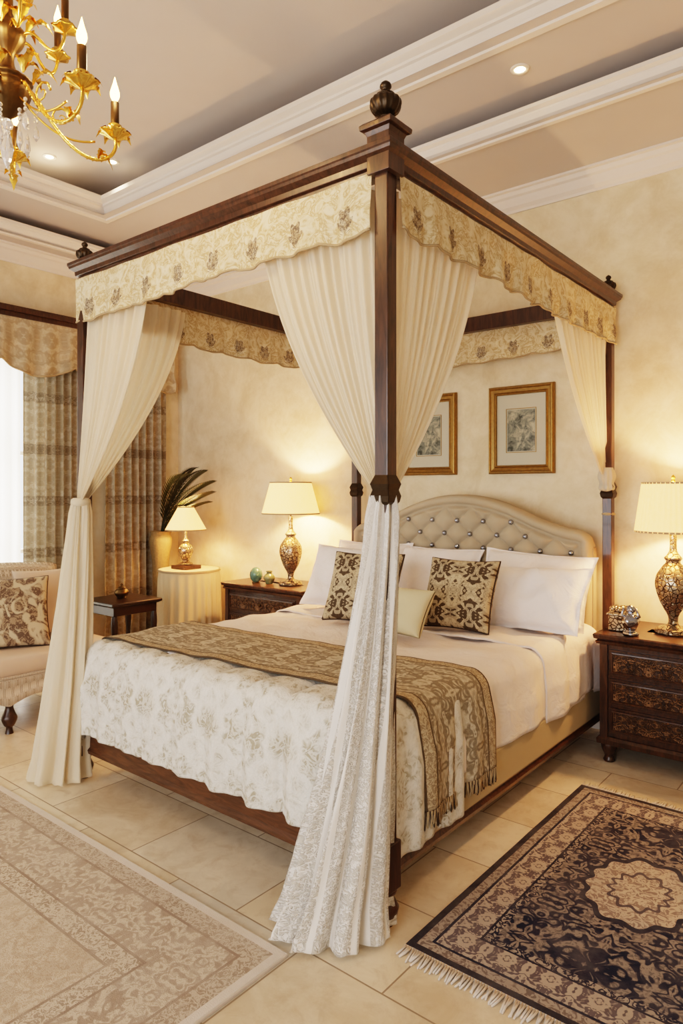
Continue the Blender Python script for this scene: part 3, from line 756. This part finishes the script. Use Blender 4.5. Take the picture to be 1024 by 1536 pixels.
# ------------------------------------------------------------------ settee
m=MB(); sx0,sx1,sy0,sy1=-3.55,-2.74,-.75,.76
def rr(x0,y0,x1,y1,r,n=8):
    P=[]
    for (cx,cy,a0) in [(x1-r,y0+r,-90),(x1-r,y1-r,0),(x0+r,y1-r,90),(x0+r,y0+r,180)]:
        for k in range(n+1):
            a=math.radians(a0+90*k/n); P.append((cx+r*cos(a),cy+r*sin(a)))
    return P
def slab(mb,P,prof,mat,uvs=None):
    n=len(P); cx=sum(p[0] for p in P)/n; cy=sum(p[1] for p in P)/n; vs=[]
    for o,z in prof:
        for p in P:
            d=Vector((p[0]-cx,p[1]-cy)); l=d.length
            vs.append((p[0]+d.x/l*o,p[1]+d.y/l*o,z))
    fs=[(j*n+i,j*n+(i+1)%n,(j+1)*n+(i+1)%n,(j+1)*n+i) for j in range(len(prof)-1) for i in range(n)]
    fs.append(tuple((len(prof)-1)*n+i for i in range(n)))
    mb.add(vs,fs,mat,None,True)
P=rr(sx0,sy0,sx1,sy1,.12)
n=len(P)
pts=[]
for i in range(n):
    a=Vector(P[i]);b=Vector(P[(i+1)%n]); st=max(1,int((b-a).length/.02))
    for k in range(st): pts.append(a.lerp(b,k/st))
N=len(pts)
def apr(a,b):
    i=int(round(a*N))%N; p=pts[i]
    zb=.17+.045*abs(sin(pi*(p.y-.03)/.36)) if p.x>sx1-.1 else .19
    return Vector((p.x+(.006*sin(b*pi*3)),p.y,.33+(zb-.33)*b))
m.grid(apr,N,10,WOVEN,True)
slab(m,P,[(.0,.33),(.012,.335),(.012,.345),(0,.35)],WOVEN)
slab(m,rr(sx0+.02,sy0+.01,sx1-.0,sy1-.01,.12),[(-.01,.35),(.008,.36),(.018,.39),(.016,.42),(0,.445),(-.03,.455),(-.1,.46)],SEATF)
def back(a,b):
    y=sy0+.02+(sy1-sy0-.04)*a; zt=.90+.05*sin(pi*a)**.5
    z=.35+(zt-.35)*min(1,b*2) if b<.5 else .35+(zt-.35)*min(1,(1-b)*2)
    f=math.sqrt(max(0,1-(min(b,1-b)*2)**6)); ey=math.sqrt(max(0,1-abs(2*a-1)**8))
    xx=(.075 if b<.5 else -.075)*f*ey
    return Vector((-3.46+xx-.12*(z-.35)+.0,y,z))
m.grid(back,60,40,WOVEN)
for (x,y) in [(sx1-.06,sy1-.08),(sx1-.05,.05),(sx1-.06,sy0+.08),(sx0+.06,sy1-.08),(sx0+.06,sy0+.08)]:
    m.lathe([(.03,.24),(.034,.2),(.022,.16),(.034,.12),(.045,.09),(.03,.05),(.018,.035),(.024,.0)],(x,y,0),WOOD,24,sub=3)
m.obj('settee',org=((sx0+sx1)/2,0,0))
def pilx(name,cen,w,h,t,tilt,yaw,mat,seed,pipe=None):
    m=MB(); m.pillow(cen,w,h,t,(math.radians(90-tilt),0,math.radians(90+yaw)),mat,seed,pipe); m.obj(name,org=cen)
pilx('floral_cushion',(-3.06,.16,.67),.50,.46,.16,24,-22,FLOP,11,PIPE)
pilx('back_cushion',(-3.25,.53,.68),.44,.46,.16,16,-4,SEATF,12)

# ------------------------------------------------------------------ chandelier
CX,CY=-.735,-.915
m=MB()
m.lathe([(0,2.56),(.012,2.565),(.03,2.58),(.055,2.61),(.068,2.645),(.062,2.665),(.072,2.675),(.05,2.69),(.025,2.71),(.02,2.75),(.045,2.79),(.05,2.82),(.03,2.85),(.018,2.88),(.018,2.95),(.035,2.99),(.03,3.02),(.012,3.05),(.012,3.12)],(CX,CY,0),BRASS,40,lambda th,z:1+.03*cos(16*th),sub=3)
m.tube([(CX,CY,3.1),(CX,CY,Z2-.03)],.007,GOLD,8)
for i in range(16):
    z=3.14+i*.042; a=(i%2)*pi/2
    pts=[(CX+.014*cos(t)*cos(a),CY+.014*cos(t)*sin(a),z+.026*sin(t)) for t in [k*2*pi/12 for k in range(13)]]
    m.tube(pts,.004,GOLD,6)
m.lathe([(.012,-.06),(.04,-.04),(.06,-.01),(.062,0)],(CX,CY,Z2),GOLD,30)
def bez(P,n=24):
    out=[]
    for i in range(n+1):
        t=i/n; Q=[Vector(p) for p in P]
        while len(Q)>1: Q=[Q[j].lerp(Q[j+1],t) for j in range(len(Q)-1)]
        out.append(Q[0])
    return out
def leaf(p,d,up,l,w):
    d=Vector(d).normalized(); up=Vector(up).normalized(); sd=d.cross(up).normalized()
    def fn(a,b):
        t=b; ww=w*sin(pi*min(1,t*1.02+.02))**.7*(1+.18*sin(t*28)); s=a*2-1
        return Vector(p)+d*l*t+up*(l*.5*sin(t*pi*.9)-l*.35*t*t - abs(s)*-.2*ww)+sd*s*ww
    m.grid(fn,4,14,GOLD)
for k,dg in enumerate([27,-27,-83,-139,168,112]):
    a=math.radians(39.3+dg); ca,sa=cos(a),sin(a)
    def at(r,z,t=0): return (CX+r*ca-t*sa,CY+r*sa+t*ca,z)
    CV=[at(.04,2.66),at(.10,2.70),at(.12,2.46),at(.27,2.43),at(.33,2.52),at(.31,2.575)]
    m.tube(bez(CV,30),[.0055]*31,GOLD,8)
    tw=[p+Vector((0,0,.0055*sin(i*1.7)))+Vector((-sa,ca,0))*.0055*cos(i*1.7) for i,p in enumerate(bez(CV,90))]
    m.tube(tw,.0028,GOLD,5)
    sp=[at(.15+.035*(1-t/14)*cos(t*.75),2.60+.035*(1-t/14)*sin(t*.75)) for t in range(13)]
    m.tube(sp,[.0042*(1-t/18) for t in range(13)],GOLD,6)
    m.tube(bez([at(.03,2.64),at(.10,2.56),at(.16,2.52),at(.25,2.55)],16),.0035,GOLD,6)
    for (r,z,l,up) in [(.07,2.68,.08,1),(.26,2.50,.05,-1),(.05,2.82,.09,1),(.04,2.97,.08,1)]:
        leaf(at(r,z),(ca,sa,.5*up),(0,0,1),l,.014); leaf(at(r,z),(ca*.5-sa*.8,sa*.5+ca*.8,.4),(0,0,1),l*.7,.011); leaf(at(r,z),(ca*.5+sa*.8,sa*.5-ca*.8,.4),(0,0,1),l*.7,.011)
    q=at(.31,2.58)
    m.lathe([(.004,-.01),(.02,-.004),(.032,.004),(.046,.008),(.044,.013),(.02,.012),(.018,.02),(.022,.034),(.014,.036)],q,GOLD,32,lambda th,z:1+.10*cos(8*th)*(1 if z<.016 else 0),sub=2)
    for j in range(8):
        b=j*pi/4; leaf((q[0]+.02*cos(b),q[1]+.02*sin(b),q[2]-.004),(cos(b),sin(b),.1),(0,0,1),.04,.011)
    m.lathe([(.0125,.03),(.0135,.04),(.0130,.108),(.006,.112)],q,BRASS,16)
    m.lathe([(.004,.108),(.013,.125),(.0145,.14),(.008,.162),(.0005,.19)],q,FLAME,16,sub=3)
    a2=a+pi/6; c2,s2=cos(a2),sin(a2)
    at2=lambda r,z:(CX+r*c2,CY+r*s2,z)
    m.tube(bez([at2(.03,2.80),at2(.10,2.88),at2(.10,2.72),at2(.17,2.74),at2(.17,2.84)],24),.005,GOLD,8)
    q2=at2(.17,2.83)
    m.lathe([(.004,-.006),(.03,.004),(.038,.008),(.016,.01),(.016,.03),(.010,.03)],q2,GOLD,24,lambda th,z:1+.1*cos(7*th))
    m.lathe([(.0105,.02),(.0110,.10),(.006,.104)],q2,BRASS,16)
    m.lathe([(.004,.10),(.010,.116),(.011,.13),(.006,.15),(.0005,.172)],q2,FLAME,16,sub=3)
    for (r,z,ll) in [(.08,2.60,.05),(.055,2.575,.08)]:
        p=at(r,z)
        for j in range(3): m.sphere((p[0],p[1],p[2]-j*.014),.006,CRYS,8)
        m.lathe([(.0005,-ll),(.010,-ll*.7),(.007,-ll*.3),(.0005,0)],(p[0],p[1],p[2]-.04),CRYS,8,smooth=False)
m.sphere((CX,CY,2.545),.018,CRYS,12)
m.lathe([(.0005,-.12),(.014,-.09),(.020,-.06),(.011,-.025),(.006,-.01),(.0005,0)],(CX,CY,2.53),CRYS,8,smooth=False)
ch=m.obj('chandelier',org=(CX,CY,2.7))
for k in range(3):
    a=math.radians(39.3+27+120*k); light('flame_light','POINT',(CX+.31*cos(a),CY+.31*sin(a),2.79),6,(1,.64,.34),ch,shadow_soft_size=.03)

# ------------------------------------------------------------------ daylight
w=bpy.data.worlds.new('World'); sc.world=w; w.use_nodes=True
bg=w.node_tree.nodes['Background']; bg.inputs[0].default_value=(.88,.93,1,1); bg.inputs[1].default_value=1.5
for i,(a,b) in enumerate(bx):
    light('daylight_window','AREA',((a+b)/2,YB-.25,1.35),[50,64][i],(1.,.965,.965),None,(math.radians(90),0,0),shape='RECTANGLE',size=b-a,size_y=2.4)  # fill lamps added outside the unseen back openings, standing in for daylight
light('daylight_side_window','AREA',(XL-.25,(wy0+wy1)/2,1.35),84,(1.,.97,.97),None,(0,math.radians(-90),0),shape='RECTANGLE',size=2.3,size_y=wy1-wy0)

# ------------------------------------------------------------------ camera
cd=bpy.data.cameras.new('camera'); cam=bpy.data.objects.new('camera',cd); sc.collection.objects.link(cam)
cd.sensor_width=36; cd.lens=1035/1536*36; cd.shift_y=-33/1536; cd.clip_start=.05
cam.location=(1.348,-1.880,1.45); cam.rotation_euler=(math.radians(90),0,math.radians(39.3))
sc.camera=cam
try:
    sc.view_settings.view_transform='Filmic'; sc.view_settings.look='High Contrast'
except Exception as e:
    print('view',e)
sc.view_settings.exposure=0.6
